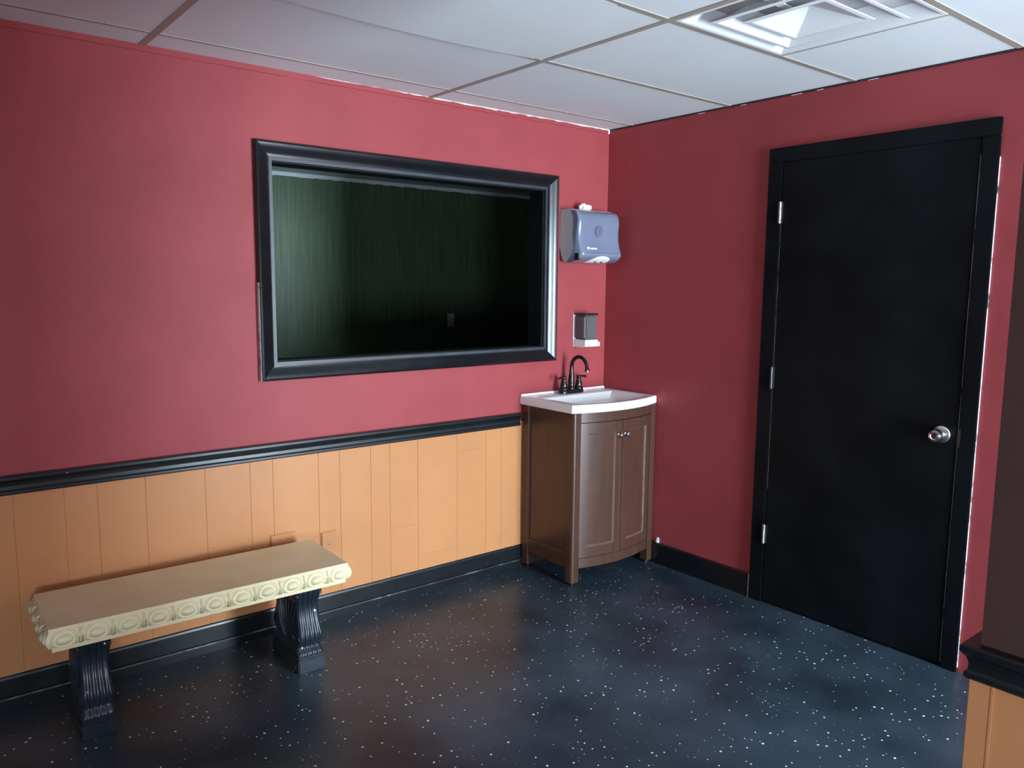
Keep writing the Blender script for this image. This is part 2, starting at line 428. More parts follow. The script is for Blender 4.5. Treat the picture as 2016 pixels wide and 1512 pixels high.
RAILP = [(0, RB), (-0.016, RB), (-0.019, RB+0.004), (-0.019, RB+0.012), (-0.014, RB+0.018), (-0.0135, RB+0.030), (-0.017, RB+0.042), (-0.024, RB+0.050), (-0.027, RB+0.054), (-0.027, RT-0.004), (-0.024, RT), (0, RT)]
bm = bmesh.new(); prism(bm, RAILP, 'x', XL, -0.62)
struct(link('trim_3', bm, M['blacktrim']), 'black moulded chair rail between red wall and orange panelling', 'chair rail')
BASEP = [(0, 0), (-0.021, 0), (-0.021, 0.031), (-0.018, 0.036), (-0.011, 0.038), (-0.011, BT-0.014), (-0.009, BT-0.006), (-0.004, BT), (0, BT)]
bm = bmesh.new(); prism(bm, BASEP, 'x', XL, 0.0)
bl = struct(link('baseboard_left', bm, M['blacktrim']), 'black two-step baseboard below the orange panelling', 'baseboard')
bm = bmesh.new(); prism(bm, [(-0.0205, 0.031), (-0.0216, 0.031), (-0.0186, 0.0366), (-0.0175, 0.036)], 'x', XL, -0.62)
link('scuffed_edge', bm, M['scuff'], bl)
C0, C1, CT = -1.0174, -1.959, 2.0953
bm = bmesh.new(); prism(bm, [(0, 0), (-0.012, 0), (-0.012, BT-0.006), (-0.009, BT), (0, BT)], 'y', C0+0.006, -0.017)
br = struct(link('baseboard_right', bm, M['blackgloss']), 'black baseboard between vanity and black door', 'baseboard')
box('worn_end', -0.0125, 0.0, C0+0.004, C0+0.0065, 0, BT, M['worn'], br)
bm = bmesh.new(); prism(bm, [(-0.001, BT), (-0.011, BT), (-0.010, BT+0.012), (-0.004, BT+0.021), (-0.001, BT+0.028)], 'y', -0.445, -0.432)
link('bare_plaster_chip', bm, M['angle'], br)

# near wall: wainscot, corner trim and chair rail wrapping the corner
box('panel', XN-0.006, XN, YB, YN-0.012, 0.0, RB+0.02, M['orange'], wall_near)
bm = bmesh.new()
box_into(bm, XN-0.010, XN+0.02, YN-0.030, YN+0.012, 0.0, RB+0.01, 0.002)
box_into(bm, XN-0.0125, XN, YN-0.034, YN-0.026, 0.0, RB+0.01, 0.002)
link('corner_trim', bm, M['orange'], wall_near)
bm = bmesh.new()
rings = []
for k in range(2):
    rings.append([])
prof = [(d, z) for d, z in RAILP]
r0 = [(XN+d, YB, z) for d, z in prof]
r1 = [(XN+d, YN-d, z) for d, z in prof]
r2 = [(XN+0.12, YN-d, z) for d, z in prof]
loft(bm, [r0, r1, r2])
struct(link('trim_4', bm, M['blacktrim']), 'black chair rail wrapping the near wall corner', 'chair rail')

# ------------------------------------------------------------------ window_1: black framed opening
win = struct(empty('window_1', (0, 0, 0)), 'wide opening in the red wall framed by sloped glossy black casing', 'window')
CP = [(0.0, 0.0), (0.0, 0.022), (0.003, 0.027), (0.010, 0.029), (0.018, 0.027), (0.030, 0.021), (0.044, 0.014), (0.054, 0.011), (0.060, 0.011), (0.060, 0.0)]
def casing(side):
    bm = bmesh.new(); A = []; B = []
    for a, d in CP:
        L, R, Bo, To = WX0+a, WX1-a, WZ0+a, WZ1-a
        p, q = {'top': ((L, To), (R, To)), 'bottom': ((L, Bo), (R, Bo)), 'left': ((L, Bo), (L, To)), 'right': ((R, Bo), (R, To))}[side]
        A.append((p[0], -d, p[1])); B.append((q[0], -d, q[1]))
    loft(bm, [A, B])
    return link('casing', bm, M['blackgloss'], win, smooth=True, ang=0.5)
for s in ('top', 'bottom', 'left', 'right'): casing(s)
def frame_piece(name, a0, a1, y0, y1, side, mat):
    L0, L1, R0, R1 = WX0+a0, WX0+a1, WX1-a0, WX1-a1
    b0, b1, t0, t1 = WZ0+a0, WZ0+a1, WZ1-a0, WZ1-a1
    ring = {'top': [(L0, t0), (R0, t0), (R1, t1), (L1, t1)], 'bottom': [(L0, b0), (R0, b0), (R1, b1), (L1, b1)],
            'left': [(L0, b0), (L0, t0), (L1, t1), (L1, b1)], 'right': [(R0, b0), (R0, t0), (R1, t1), (R1, b1)]}[side]
    bm = bmesh.new(); prism(bm, ring, 'y', y0, y1)
    return link(name, bm, mat, win)
for s in ('top', 'bottom', 'left', 'right'):
    frame_piece('inner_lip', 0.0545, 0.074, -0.006, 0.012, s, M['lip'])
    frame_piece('jamb', 0.0545, 0.079, 0.012, 0.118, s, M['jamb'])
box('worn_edge', WX0-0.0012, WX0, -0.024, -0.002, WZ0, WZ0+0.40, M['worn'], win)

# ------------------------------------------------------------------ door_1
D0, D1, DT = -1.0877, -1.8987, 2.03
door = struct(empty('door_1', (0, (D0+D1)/2, 0)), 'flush black door in a black frame on the red wall', 'door')
oy = (D0+D1)/2
def dbox(name, x0, x1, y0, y1, z0, z1, mat, parent=door, bev=0.0, seg=1):
    o = box(name, x0, x1, y0-oy, y1-oy, z0, z1, mat, parent, bev, seg); return o
slab = dbox('door_slab', -0.012, -0.0005, D1+0.003, D0-0.003, 0.012, DT, M['doorblack'], bev=0.0015)
dbox('worn_edge', -0.0115, -0.001, D1+0.0018, D1+0.003, 0.02, DT-0.06, M['worn'], slab)
dbox('worn_edge', -0.0115, -0.001, D0-0.003, D0-0.002, 0.55, DT-0.2, M['worn'], slab)
fp = [(0.0, 0), (-0.013, 0), (-0.013, 1), (0.0, 1)]
dbox('threshold_gap', -0.004, -0.0002, D1, D0, 0.0, 0.02, M['doorblack'])
dbox('frame', -0.016, -0.0002, D0, C0, 0.0, CT-0.065, M['doorblack'], bev=0.003, seg=2)
fr = dbox('frame', -0.016, -0.0002, C1, D1, 0.0, CT-0.065, M['doorblack'], bev=0.003, seg=2)
dbox('frame', -0.016, -0.0002, C1, C0, CT-0.065, CT, M['doorblack'], bev=0.003, seg=2)
dbox('worn_edge', -0.0085, -0.0003, C1-0.0012, C1, 0.02, CT-0.14, M['worn'], fr)
bm = bmesh.new(); box_into(bm, -0.0165, -0.0155, D1-0.008-oy, D1-0.003-oy, 0.885, 0.955); link('strike_plate', bm, M['chrome'], fr)
for z0, z1 in ((1.765, 1.858), (1.022, 1.120), (0.290, 0.378)):
    bm = bmesh.new()
    lathe(bm, [(0.0, z0-0.004), (0.0035, z0-0.003), (0.0065, z0), (0.0065, z1), (0.0035, z1+0.003), (0.0, z1+0.004)], (-0.0195, D0+0.001-oy, 0), n=12)
    box_into(bm, -0.0175, -0.0120, D0-0.010-oy, D0+0.010-oy, z0, z1)
    mt = M['chrome']
    if z0 > 1 and z0 < 1.5: mt = simple('painted_black_hinge', (0.03, 0.033, 0.037), 0.25)
    link('hinge', bm, mt, door, smooth=True)
ky, kz = -1.838-oy, 0.925
bm = bmesh.new()
lathe(bm, [(0, 0), (0.033, 0.0), (0.033, 0.004), (0.028, 0.009), (0.014, 0.013), (0.0125, 0.026), (0.020, 0.032), (0.0255, 0.042), (0.026, 0.054), (0.0225, 0.064), (0.015, 0.067), (0.012, 0.064), (0.0, 0.062)], (-0.012, ky, kz), (-1, 0, 0), 28)
kn = link('door_knob', bm, M['chrome'], door, smooth=True)
bm = bmesh.new(); lathe(bm, [(0, 0.06), (0.004, 0.06), (0.004, 0.066), (0, 0.066)], (-0.012, ky, kz), (-1, 0, 0), 12)
link('lock_button', bm, M['blackpl'], kn, smooth=True)

# ================================================================== vanity cabinet
VX0, VX1, VXC = -0.6065, -0.010, -0.3083
def yf(x, d=0.392, b=0.058):
    s = (x-VXC)/0.2983; return -(d+b*(1-s*s))
van = tag(empty('vanity_cabinet', (VXC, -0.2, 0)), 'dark brown wooden vanity cabinet with bowed front in the corner', 'cabinet')
def vl(name, bm, mat=None, parent=None, smooth=False, ang=0.5):
    bmesh.ops.translate(bm, verts=bm.verts, vec=(-VXC, 0.2, 0))
    return link(name, bm, mat or M['wood'], parent or van, smooth, ang=ang)
def curved(bm, x0, x1, z0, z1, off, th, n=8, bev=0.0):
    ringsF = []
    rings = []
    for k in range(n+1):
        x = x0+(x1-x0)*k/n; y = yf(x)+off
        rings.append([(x, y, z0), (x, y+th, z0), (x, y+th, z1), (x, y, z1)])
    loft(bm, rings)
ZT = 0.866
def post(x0, x1, y0, y1, rnd=None):
    bm = bmesh.new()
    if rnd:
        r = 0.014; pts = []
        cx = x0+r if rnd == 'l' else x1-r
        arc = [(cx + (-1 if rnd == 'l' else 1)*r*math.cos(a), y0+r-r*math.sin(a)) for a in [PI/2*i/6 for i in range(7)]]
        if rnd == 'l': pts = [(x0, y1)] + arc + [(x1, y0), (x1, y1)]
        else: pts = [(x1, y1)] + arc + [(x0, y0), (x0, y1)]
        prism(bm, pts, 'z', 0.016, ZT)
    else: box_into(bm, x0, x1, y0, y1, 0.016, ZT, 0.003)
    o = vl('leg', bm, smooth=bool(rnd), ang=0.4)
    bm = bmesh.new(); lathe(bm, [(0, 0), (0.011, 0), (0.011, 0.008), (0.006, 0.010), (0.006, 0.018), (0, 0.018)], ((x0+x1)/2, (y0+y1)/2, 0), n=14)
    vl('leveling_foot', bm, M['bronze'], o, True)
PW = 0.046
post(VX0, VX0+PW, -0.408, -0.360, 'l'); post(VX1-PW, VX1, -0.408, -0.360, 'r')
post(VX0, VX0+PW, -0.066, -0.020); post(VX1-PW, VX1, -0.066, -0.020)
for xa, xb in ((VX0+0.012, VX0+0.022), (VX1-0.022, VX1-0.012)):
    bm = bmesh.new(); box_into(bm, xa, xb, -0.362, -0.064, 0.10, ZT); vl('side_panel', bm)
for xa, xb in ((VX0+0.004, VX0+0.024), (VX1-0.024, VX1-0.004)):
    bm = bmesh.new(); box_into(bm, xa, xb, -0.361, -0.065, 0.085, 0.160, 0.002); vl('side_rail', bm)
    bm = bmesh.new(); box_into(bm, xa, xb, -0.361, -0.065, ZT-0.05, ZT, 0.002); vl('side_rail', bm)
bm = bmesh.new(); box_into(bm, VX0+0.02, VX1-0.02, -0.034, -0.026, 0.10, ZT); vl('back_panel', bm)
bm = bmesh.new()
n = 16; A = [(VX0+0.024, -0.04)] ; pts = [(VX0+0.024+(VX1-VX0-0.048)*k/n, yf(VX0+0.024+(VX1-VX0-0.048)*k/n)+0.03) for k in range(n+1)]
prism(bm, [(VX0+0.024, -0.04)] + pts + [(VX1-0.024, -0.04)], 'z', 0.100, 0.116); vl('bottom_board', bm)
FX0, FX1 = VX0+PW-0.001, VX1-PW+0.001
bm = bmesh.new(); curved(bm, FX0, FX1, 0.818, ZT, 0.006, 0.02, 18); vl('top_rail', bm, smooth=True)
bm = bmesh.new(); curved(bm, FX0, FX1, 0.084, 0.1335, 0.006, 0.02, 18); vl('bottom_rail', bm, smooth=True)
DZ_0, DZ_1 = 0.1365, 0.815
def cab_door(x0, x1, knob_x):
    bm = bmesh.new(); curved(bm, x0+0.03, x1-0.03, DZ_0+0.04, DZ_1-0.04, 0.014, 0.006, 10)
    d = vl('door', bm, smooth=True)
    sw = 0.041
    for a, b in ((x0, x0+sw), (x1-sw, x1)):
        bm = bmesh.new(); curved(bm, a, b, DZ_0, DZ_1, 0.004, 0.018, 4); vl('stile', bm, None, d, True)
    for a, b in ((DZ_0, DZ_0+0.052), (DZ_1-0.052, DZ_1)):
        bm = bmesh.new(); curved(bm, x0+sw+0.0010, x1-sw-0.0010, a, b, 0.0045, 0.018, 8); vl('rail', bm, None, d, True)
    pa, pb, za, zb, c = x0+sw, x1-sw, DZ_0+0.052, DZ_1-0.052, 0.007
    fo, po = 0.0052, 0.0135
    def P(x, z, o): return (x, yf(x)+o, z)
    for xa, xc in ((pa, pa+c), (pb, pb-c)):
        bm = bmesh.new()
        loft(bm, [[P(xa, za, fo), P(xa, za, po+.002), P(xc, za+c, po+.002), P(xc, za+c, po)], [P(xa, zb, fo), P(xa, zb, po+.002), P(xc, zb-c, po+.002), P(xc, zb-c, po)]])
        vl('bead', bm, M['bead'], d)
    for z_a, z_c in ((za, za+c), (zb, zb-c)):
        bm = bmesh.new(); rings = []
        for k in range(9):
            xo = pa+(pb-pa)*k/8; xi = pa+c+(pb-pa-2*c)*k/8
            rings.append([P(xo, z_a, fo), P(xo, z_a, po+.002), P(xi, z_c, po+.002), P(xi, z_c, po)])
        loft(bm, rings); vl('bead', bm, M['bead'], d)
    bm = bmesh.new(); y = yf(knob_x)+0.004
    lathe(bm, [(0, -0.002), (0.010, -0.002), (0.010, 0.001), (0.0055, 0.004), (0.005, 0.012), (0.009, 0.016), (0.0135, 0.021), (0.0135, 0.025), (0.010, 0.0285), (0, 0.030)], (knob_x, y, 0.742), (0, -1, 0), 20)
    vl('knob', bm, M['chrome'], d, True)
cab_door(FX0+0.002, VXC-0.0015, VXC-0.024)
cab_door(VXC+0.0015, FX1-0.002, VXC+0.024)

# ------------------------------------------------------------------ sink top
top = tag(empty('sink_top', (VXC, -0.2, ZT)), 'white one-piece sink top with bowed front on the brown vanity', 'sink')
def sl(name, bm, mat=None, parent=None, smooth=True, ang=0.6):
    bmesh.ops.translate(bm, verts=bm.verts, vec=(-VXC, 0.2, -ZT)); return link(name, bm, mat or M['white'], parent or top, smooth, ang=ang)
def loop(x0, x1, yb, d, bow, z, n=24, m=8, r=0.0, p=2.0):
    out = []
    def front(x):
        s = (x-(x0+x1)/2)/((x1-x0)/2); return -(d+bow*(1-abs(s)**p))
    for k in range(n): x = x0+(x1-x0)*k/n; out.append((x, front(x), z))
    for k in range(m): out.append((x1, -d+(yb+d)*k/m, z))
    for k in range(n): out.append((x1-(x1-x0)*k/n, yb, z))
    for k in range(m): out.append((x0, yb-(yb+d)*k/m, z))
    return out
TZ = 0.909
tx0, tx1 = -0.6135, -0.0045
bm = bmesh.new()
rings = [loop(tx0+0.006, tx1-0.006, -0.008, 0.390, 0.058, ZT+0.001),
         loop(tx0+0.003, tx1-0.003, -0.006, 0.394, 0.060, ZT+0.001),
         loop(tx0, tx1, -0.004, 0.398, 0.062, ZT+0.006),
         loop(tx0, tx1, -0.004, 0.398, 0.062, TZ-0.005),
         loop(tx0+0.002, tx1-0.002, -0.006, 0.396, 0.061, TZ-0.001),
         loop(tx0+0.006, tx1-0.006, -0.008, 0.392, 0.059, TZ),
         loop(tx0+0.050, tx1-0.050, -0.118, 0.372, 0.048, TZ-0.001),
         loop(tx0+0.056, tx1-0.056, -0.124, 0.367, 0.047, TZ-0.004),
         loop(tx0+0.075, tx1-0.085, -0.138, 0.345, 0.042, TZ-0.045),
         loop(tx0+0.110, tx1-0.120, -0.160, 0.315, 0.034, TZ-0.085),
         loop(tx0+0.160, tx1-0.170, -0.190, 0.280, 0.020, TZ-0.100),
         loop(tx0+0.290, tx1-0.290, -0.235, 0.250, 0.004, TZ-0.108)]
loft(bm, rings)
deck = sl('basin_deck', bm)
bm = bmesh.new(); box_into(bm, tx0, tx1, -0.016, -0.0035, TZ-0.002, TZ+0.010, 0.003, 2); sl('back_lip', bm)
bm = bmesh.new(); lathe(bm, [(0, 0), (0.021, 0), (0.021, 0.002), (0.016, 0.003), (0, 0.0015)], (VXC, -0.243, TZ-0.108), n=20); sl('drain', bm, M['bronze'])

# ------------------------------------------------------------------ faucet
FXC, FY = -0.312, -0.068
fa = tag(empty('faucet', (FXC, FY, TZ)), 'dark bronze two-handle gooseneck faucet on the white sink', 'faucet')
def fl(name, bm, parent=None, mat=None): return link(name, bm, mat or M['bronze'], parent or fa, True, ang=0.7)
bm = bmesh.new(); n = 32
def oval(a, b, z): return [(a*math.copysign(abs(math.cos(t))**0.6, math.cos(t)), b*math.copysign(abs(math.sin(t))**0.6, math.sin(t)), z) for t in [2*PI*k/n for k in range(n)]]
loft(bm, [oval(0.080, 0.027, 0.0), oval(0.080, 0.027, 0.012), oval(0.077, 0.024, 0.019), oval(0.070, 0.019, 0.022)]); fl('base_plate', bm)
bm = bmesh.new()
lathe(bm, [(0, 0.02), (0.021, 0.02), (0.022, 0.028), (0.017, 0.036), (0.0165, 0.05), (0.0175, 0.066), (0.0165, 0.085), (0.0125, 0.105), (0.0115, 0.125), (0, 0.126)], (0, 0, 0), n=22)
path = [(0, 0, 0.115), (0, 0, 0.135)]; rad = [0.0108, 0.0108]
R = 0.058
for k in range(0, 15):
    a = PI*0.94*k/14; path.append((0, -R+R*math.cos(a), 0.140+R*math.sin(a))); rad.append(0.0106-0.0014*k/14)
path.append((0, path[-1][1]-0.002, path[-1][2]-0.012)); rad.append(0.010)
path.append((0, path[-1][1]-0.001, path[-1][2]-0.004)); rad.append(0.0135)
path.append((0, path[-1][1]-0.001, path[-1][2]-0.008)); rad.append(0.013)
tube(bm, path, rad, 14); sp = fl('spout', bm)
e = path[-1]; bm = bmesh.new(); lathe(bm, [(0, -0.003), (0.0105, -0.003), (0.0105, 0.003), (0, 0.003)], (0, e[1], e[2]), n=16); fl('aerator', bm, sp, M['chrome'])
for s in (-1, 1):
    bm = bmesh.new()
    lathe(bm, [(0, 0.018), (0.0235, 0.018), (0.0245, 0.024), (0.023, 0.030), (0.019, 0.034), (0.0195, 0.040), (0.0175, 0.052), (0.0135, 0.066), (0.0115, 0.076), (0.0135, 0.080), (0.0145, 0.086), (0.011, 0.093), (0, 0.0955)], (s*0.054, 0, 0), n=20)
    h = fl('handle', bm)
    bm = bmesh.new()
    p = [(s*0.056, 0, 0.086), (s*0.068, -0.001, 0.0875), (s*0.080, -0.002, 0.0865), (s*0.092, -0.003, 0.084), (s*0.102, -0.004, 0.083), (s*0.107, -0.0045, 0.083)]
    tube(bm, p, [0.0052, 0.0048, 0.0056, 0.0074, 0.0066, 0.003], 10); fl('lever', bm, h)

# ------------------------------------------------------------------ soap dispenser
so = tag(empty('soap_dispenser', (-0.196, 0, 1.150)), 'small white and smoky soap dispenser on the wall above the faucet', 'soap dispenser')
bm = bmesh.new(); box_into(bm, -0.0485, 0.0485, -0.005, -0.0005, 0.0, 0.181, 0.001); link('back_plate', bm, M['whitepl'], so)
bm = bmesh.new(); box_into(bm, -0.047, 0.047, -0.094, -0.005, 0.040, 0.174, 0.010, 3); rs = link('reservoir', bm, M['smoke'], so, True)
bm = bmesh.new(); box_into(bm, -0.048, 0.048, -0.097, -0.004, 0.172, 0.182, 0.002); link('lid', bm, M['blackpl'], so)
bm = bmesh.new(); prism(bm, [(-0.0005, 0.0), (-0.075, 0.0), (-0.099, 0.006), (-0.099, 0.040), (-0.0005, 0.042)], 'x', -0.048, 0.048)
bmesh.ops.bevel(bm, geom=list(bm.edges), offset=0.003, segments=2, affect='EDGES'); link('base', bm, M['whitepl'], so, True)
bm = bmesh.new(); box_into(bm, -0.026, 0.053, -0.110, -0.092, 0.006, 0.029, 0.003, 2); link('push_bar', bm, M['whitepl'], so, True)

# ------------------------------------------------------------------ paper towel dispenser
TDX0, TDX1, TDZ = -0.352, -0.052, 1.598
td = tag(empty('towel_dispenser', ((TDX0+TDX1)/2, 0, TDZ)), 'smoky blue paper towel dispenser mounted on the red wall by the corner', 'towel dispenser')
hw = (TDX1-TDX0)/2
# side outline: (depth from wall, height)
cover = [(0.088, 0.268), (0.104, 0.270), (0.128, 0.262), (0.146, 0.240), (0.152, 0.205), (0.145, 0.160), (0.149, 0.110), (0.163, 0.072), (0.173, 0.050), (0.171, 0.034), (0.152, 0.018), (0.118, 0.005), (0.085, 0.0), (0.062, 0.0)]
body = [(0.0005, 0.278), (0.060, 0.280), (0.086, 0.274), (0.092, 0.256), (0.104, 0.235), (0.108, 0.190), (0.104, 0.150), (0.108, 0.110), (0.112, 0.080), (0.104, 0.050), (0.082, 0.022), (0.060, 0.004), (0.036, 0.003), (0.020, 0.016), (0.008, 0.045), (0.0005, 0.090)]
bm = bmesh.new(); prism(bm, [(-d, z) for d, z in body], 'x', -hw, hw)
bmesh.ops.bevel(bm, geom=[e for e in bm.edges if abs((e.verts[0].co-e.verts[1].co).x) < 1e-6], offset=0.004, segments=2, affect='EDGES')
link('body', bm, M['greypl'], td, True, ang=0.7)
# cover: lofted across the width with rounded ends
bm = bmesh.new()
inner = [(0.060, 0.001), (0.080, 0.022), (0.102, 0.050), (0.110, 0.080), (0.106, 0.110), (0.102, 0.150), (0.106, 0.190), (0.102, 0.235), (0.088, 0.256), (0.084, 0.266)]
cs = [(0.0, 0.80), (0.006, 0.90), (0.016, 0.965), (0.030, 1.0)]
sect = [(-hw-0.001+a, k) for a, k in cs] + [(hw+0.001-a, k) for a, k in cs[::-1]]
def sub(prof, times):
    for _ in range(times):
        q = []
        for a, b in zip(prof, prof[1:]):
            q += [(0.75*a[0]+0.25*b[0], 0.75*a[1]+0.25*b[1]), (0.25*a[0]+0.75*b[0], 0.25*a[1]+0.75*b[1])]
        prof = [prof[0]] + q + [prof[-1]]
    return prof
cv = sub(cover, 2)
rings = []
for x, k in sect:
    outer = [(x, -(0.095+(d-0.095)*k if d > 0.095 else d), 0.001+(z-0.0)*1.0) for d, z in cv]
    rings.append(outer)
V = [[bm.verts.new(p) for p in r] for r in rings]
for a, b in zip(V, V[1:]):
    for i in range(len(a)-1): bm.faces.new((a[i], a[i+1], b[i+1], b[i]))
for r, x in ((V[0], sect[0][0]), (V[-1], sect[-1][0])):
    bm.faces.new(r + [bm.verts.new((x, -d, z)) for d, z in inner])
def cdepth(z):
    p = sorted(((zz, d) for d, zz in cv if zz < 0.05))
    for (a, da), (b, db) in zip(p, p[1:]):
        if a <= z <= b and b > a: return da+(db-da)*(z-a)/(b-a)
    return p[-1][1]
cvr = link('cover', bm, M['bluesmoke'], td, True, ang=0.9)
bm = bmesh.new(); box_into(bm, -hw+0.02, hw-0.02, -0.1722, -0.160, 0.0505, 0.0518); link('cover_seam', bm, M['blackpl'], cvr)
bm = bmesh.new(); prism(bm, [(0.028*math.cos(2*PI*k/24)-0.010, 0.165+0.030*math.sin(2*PI*k/24)) for k in range(24)], 'y', -0.1522, -0.147)
link('sensor_window', bm, M['bluedark'], cvr)
# white paper slot under the cover
bm = bmesh.new(); rows = []
for j in range(9):
    z = 0.0022+0.033*j/8; hwid = 0.074*math.sqrt(max(0.0, 1-(j/8.05)**2))
    rows.append([bm.verts.new((0.006+hwid*(-1+i/8), -cdepth(z)-0.0030, z)) for i in range(17)])
for ra, rb in zip(rows, rows[1:]):
    for i in range(16): bm.faces.new((ra[i], ra[i+1], rb[i+1], rb[i]))
ext = bmesh.ops.extrude_face_region(bm, geom=list(bm.faces))
bmesh.ops.translate(bm, vec=(0, 0.006, 0.001), verts=[v for v in ext['geom'] if isinstance(v, bmesh.types.BMVert)])
slot = link('paper_slot', bm, M['paper'], td)
for x in (-0.010, 0.036):
    bm = bmesh.new(); prism(bm, [(x-0.006, 0.0025), (x+0.007, 0.0025), (x+0.003, 0.010), (x-0.004, 0.011)], 'y', -cdepth(0.008)-0.0045, -cdepth(0.008)+0.004); link('slot_tooth', bm, M['blackpl'], slot)
bm = bmesh.new(); box_into(bm, -hw-0.003, -hw+0.01, -0.150, -0.118, 0.012, 0.050, 0.003); link('side_latch', bm, M['blackpl'], td)
# small white emblem and line of lettering on the cover
bm = bmesh.new()
ex, ez, ey = -0.098, 0.0710, -0.1650
prism(bm, [(ex-0.007, ez+0.009), (ex+0.007, ez+0.009), (ex+0.006, ez-0.003), (ex, ez-0.009), (ex-0.006, ez-0.003)], 'y', ey, ey+0.004)
for k in range(9):
    xx = ex+0.013+k*0.0056
    if k % 3 == 0: prism(bm, [(xx, ez-0.003), (xx+0.004, ez-0.003), (xx+0.004, ez+0.0065), (xx, ez+0.0065)], 'y', ey, ey+0.004)
    elif k % 3 == 1: prism(bm, [(xx, ez-0.003), (xx+0.002, ez+0.0065), (xx+0.004, ez-0.003)], 'y', ey, ey+0.004)
    else: prism(bm, [(xx, ez-0.003), (xx+0.0042, ez-0.002), (xx+0.0042, ez+0.005), (xx+0.001, ez+0.0065)], 'y', ey, ey+0.004)
link('emblem', bm, M['whitepl'], cvr)
# crumpled paper on the dispenser
random.seed(3)
bm = bmesh.new(); bmesh.ops.create_icosphere(bm, subdivisions=3, radius=1.0)
for v in bm.verts:
    k = 1 + random.uniform(-0.38, 0.25); v.co = Vector((v.co.x*0.038*k, v.co.y*0.025*k, max(-0.012, v.co.z*0.022*k)))
o = link('crumpled_paper', bm, M['paper'], None, loc=(-0.222, -0.050, 1.889))
tag(o, 'crumpled white paper lying on top of the towel dispenser', 'paper')

# ------------------------------------------------------------------ wall plates
def plate(name, x, z, w_, h_, mat, label, y=-0.0072, grp=None, screws=True):
    r = tag(empty(name, (x, y, z)), label, 'wall plate', grp)
    bm = bmesh.new(); box_into(bm, -w_/2, w_/2, -0.006, 0.0, -h_/2, h_/2, 0.0025, 2); link('cover_plate', bm, mat, r, True)
    if screws:
        for dz in (-0.0, h_*0.42, -h_*0.42):
            bm = bmesh.new(); lathe(bm, [(0, 0.0058), (0.003, 0.0058), (0.003, 0.0068), (0, 0.007)], (0, 0, dz), (0, -1, 0), 10)
            link('screw', bm, M['lip'] if dz == 0 else mat, r, True)
plate('outlet_cover', -1.703, 0.340, 0.070, 0.115, M['orange'], 'orange painted blank wall plate just beyond the bench end', grp=None)
plate('outlet_cover', -1.912, 0.372, 0.110, 0.115, M['orange'], 'orange painted wall plate mostly hidden behind the bench seat')
plate('switch_plate', 0.867, 1.152, 0.072, 0.118, M['whitepl'], 'small white wall plate on the dark green wall', y=GY-0.0005)

# ================================================================== bench
BZ = 0.420; BH = 0.079
bn = tag(empty('bench', (-2.342, -0.283, 0), math.radians(-1.3)), 'low bench with cream egg-carved stone seat on scrolled black legs', 'bench')
BL, BD = 0.5, 0.174        # half length, half depth at the top edge
# profile of the seat edge: (outset, z)
ED = [(-0.004, BZ), (0.0, BZ-0.001), (0.0015, BZ-0.004), (0.0005, BZ-0.011), (0.004, BZ-0.016), (0.009, BZ-0.026), (0.011, BZ-0.038), (0.009, BZ-0.050), (0.003, BZ-0.062), (-0.006, BZ-0.066), (-0.006, BZ-BH), (-0.05, BZ-BH)]
def rect(o, z): return [(-BL-o, -BD-o, z), (BL+o, -BD-o, z), (BL+o, BD+o, z), (-BL-o, BD+o, z)]
bm = bmesh.new(); loft(bm, [rect(o, z) for o, z in ED[1:]])
seat = link('seat', bm, M['stone'], bn)
def edge_out(z):
    pts = sorted([(zz, o) for o, zz in ED[1:11]])
    for (a, oa), (b, ob) in zip(pts, pts[1:]):
        if a <= z <= b and b > a: return oa+(ob-oa)*(z-a)/(b-a)
    return 0
def ornament(wd, kind):
    """relief tile: local x along the edge, -y outward, z height"""
    nx, nz = (26, 18) if kind == 'egg' else (8, 14)
    z0, z1 = BZ-0.066, BZ-0.010
    bm = bmesh.new(); G = []
    for i in range(nx+1):
        row = []
        for j in range(nz+1):
            x = wd*(i/nx-0.5); z = z0+(z1-z0)*j/nz
            zc = (z-(z0+z1)/2)/((z1-z0)/2)
            if kind == 'egg':
                r = math.sqrt((x/(wd*0.30))**2+(zc/0.62)**2)
                r2 = math.sqrt((x/(wd*0.47))**2+(zc/0.95)**2)
                h = 0.0
                if r < 1: h = 0.0125*math.sqrt(max(0, 1-r*r))+0.001
                ring = math.exp(-((r2-0.92)/0.080)**2)*0.0085
                h = max(h, ring, 0.0)
                if i in (0, nx) or j in (0, nz): h = -0.002
            else:
                tap = 0.5+0.35*zc
                h = 0.0085*max(0, 1-abs(x/(wd*0.5))/max(0.15, tap))
                if i in (0, nx) or j in (0, nz): h = -0.002
            row.append(bm.verts.new((x, -(edge_out(z)+h), z)))
        G.append(row)
    for i in range(nx):
        for j in range(nz): bm.faces.new((G[i][j], G[i+1][j], G[i+1][j+1], G[i][j+1]))
    me = bpy.data.meshes.new(kind+'_ornament')
    for f in bm.faces: f.smooth = True
    bm.to_mesh(me); bm.free(); me.materials.append(M['stone']); return me
def run(center, half, count, rz):
    pitch = 2*half/count
    me_e = ornament(pitch*0.86, 'egg'); me_d = ornament(pitch*0.17, 'dart')
    c, s = math.cos(rz), math.sin(rz)
    for k in range(count):
        t = -half+pitch*(k+0.5)
        put('egg_ornament', me_e, seat, (center[0]+c*t, center[1]+s*t, 0), rz)
        if k < count-1:
            t += pitch/2
            put('dart_ornament', me_d, seat, (center[0]+c*t, center[1]+s*t, 0), rz)
run((0, -BD), BL+0.006, 11, 0)
run((-BL, 0), BD+0.004, 4, -PI/2)
run((BL, 0), BD+0.004, 4, PI/2)
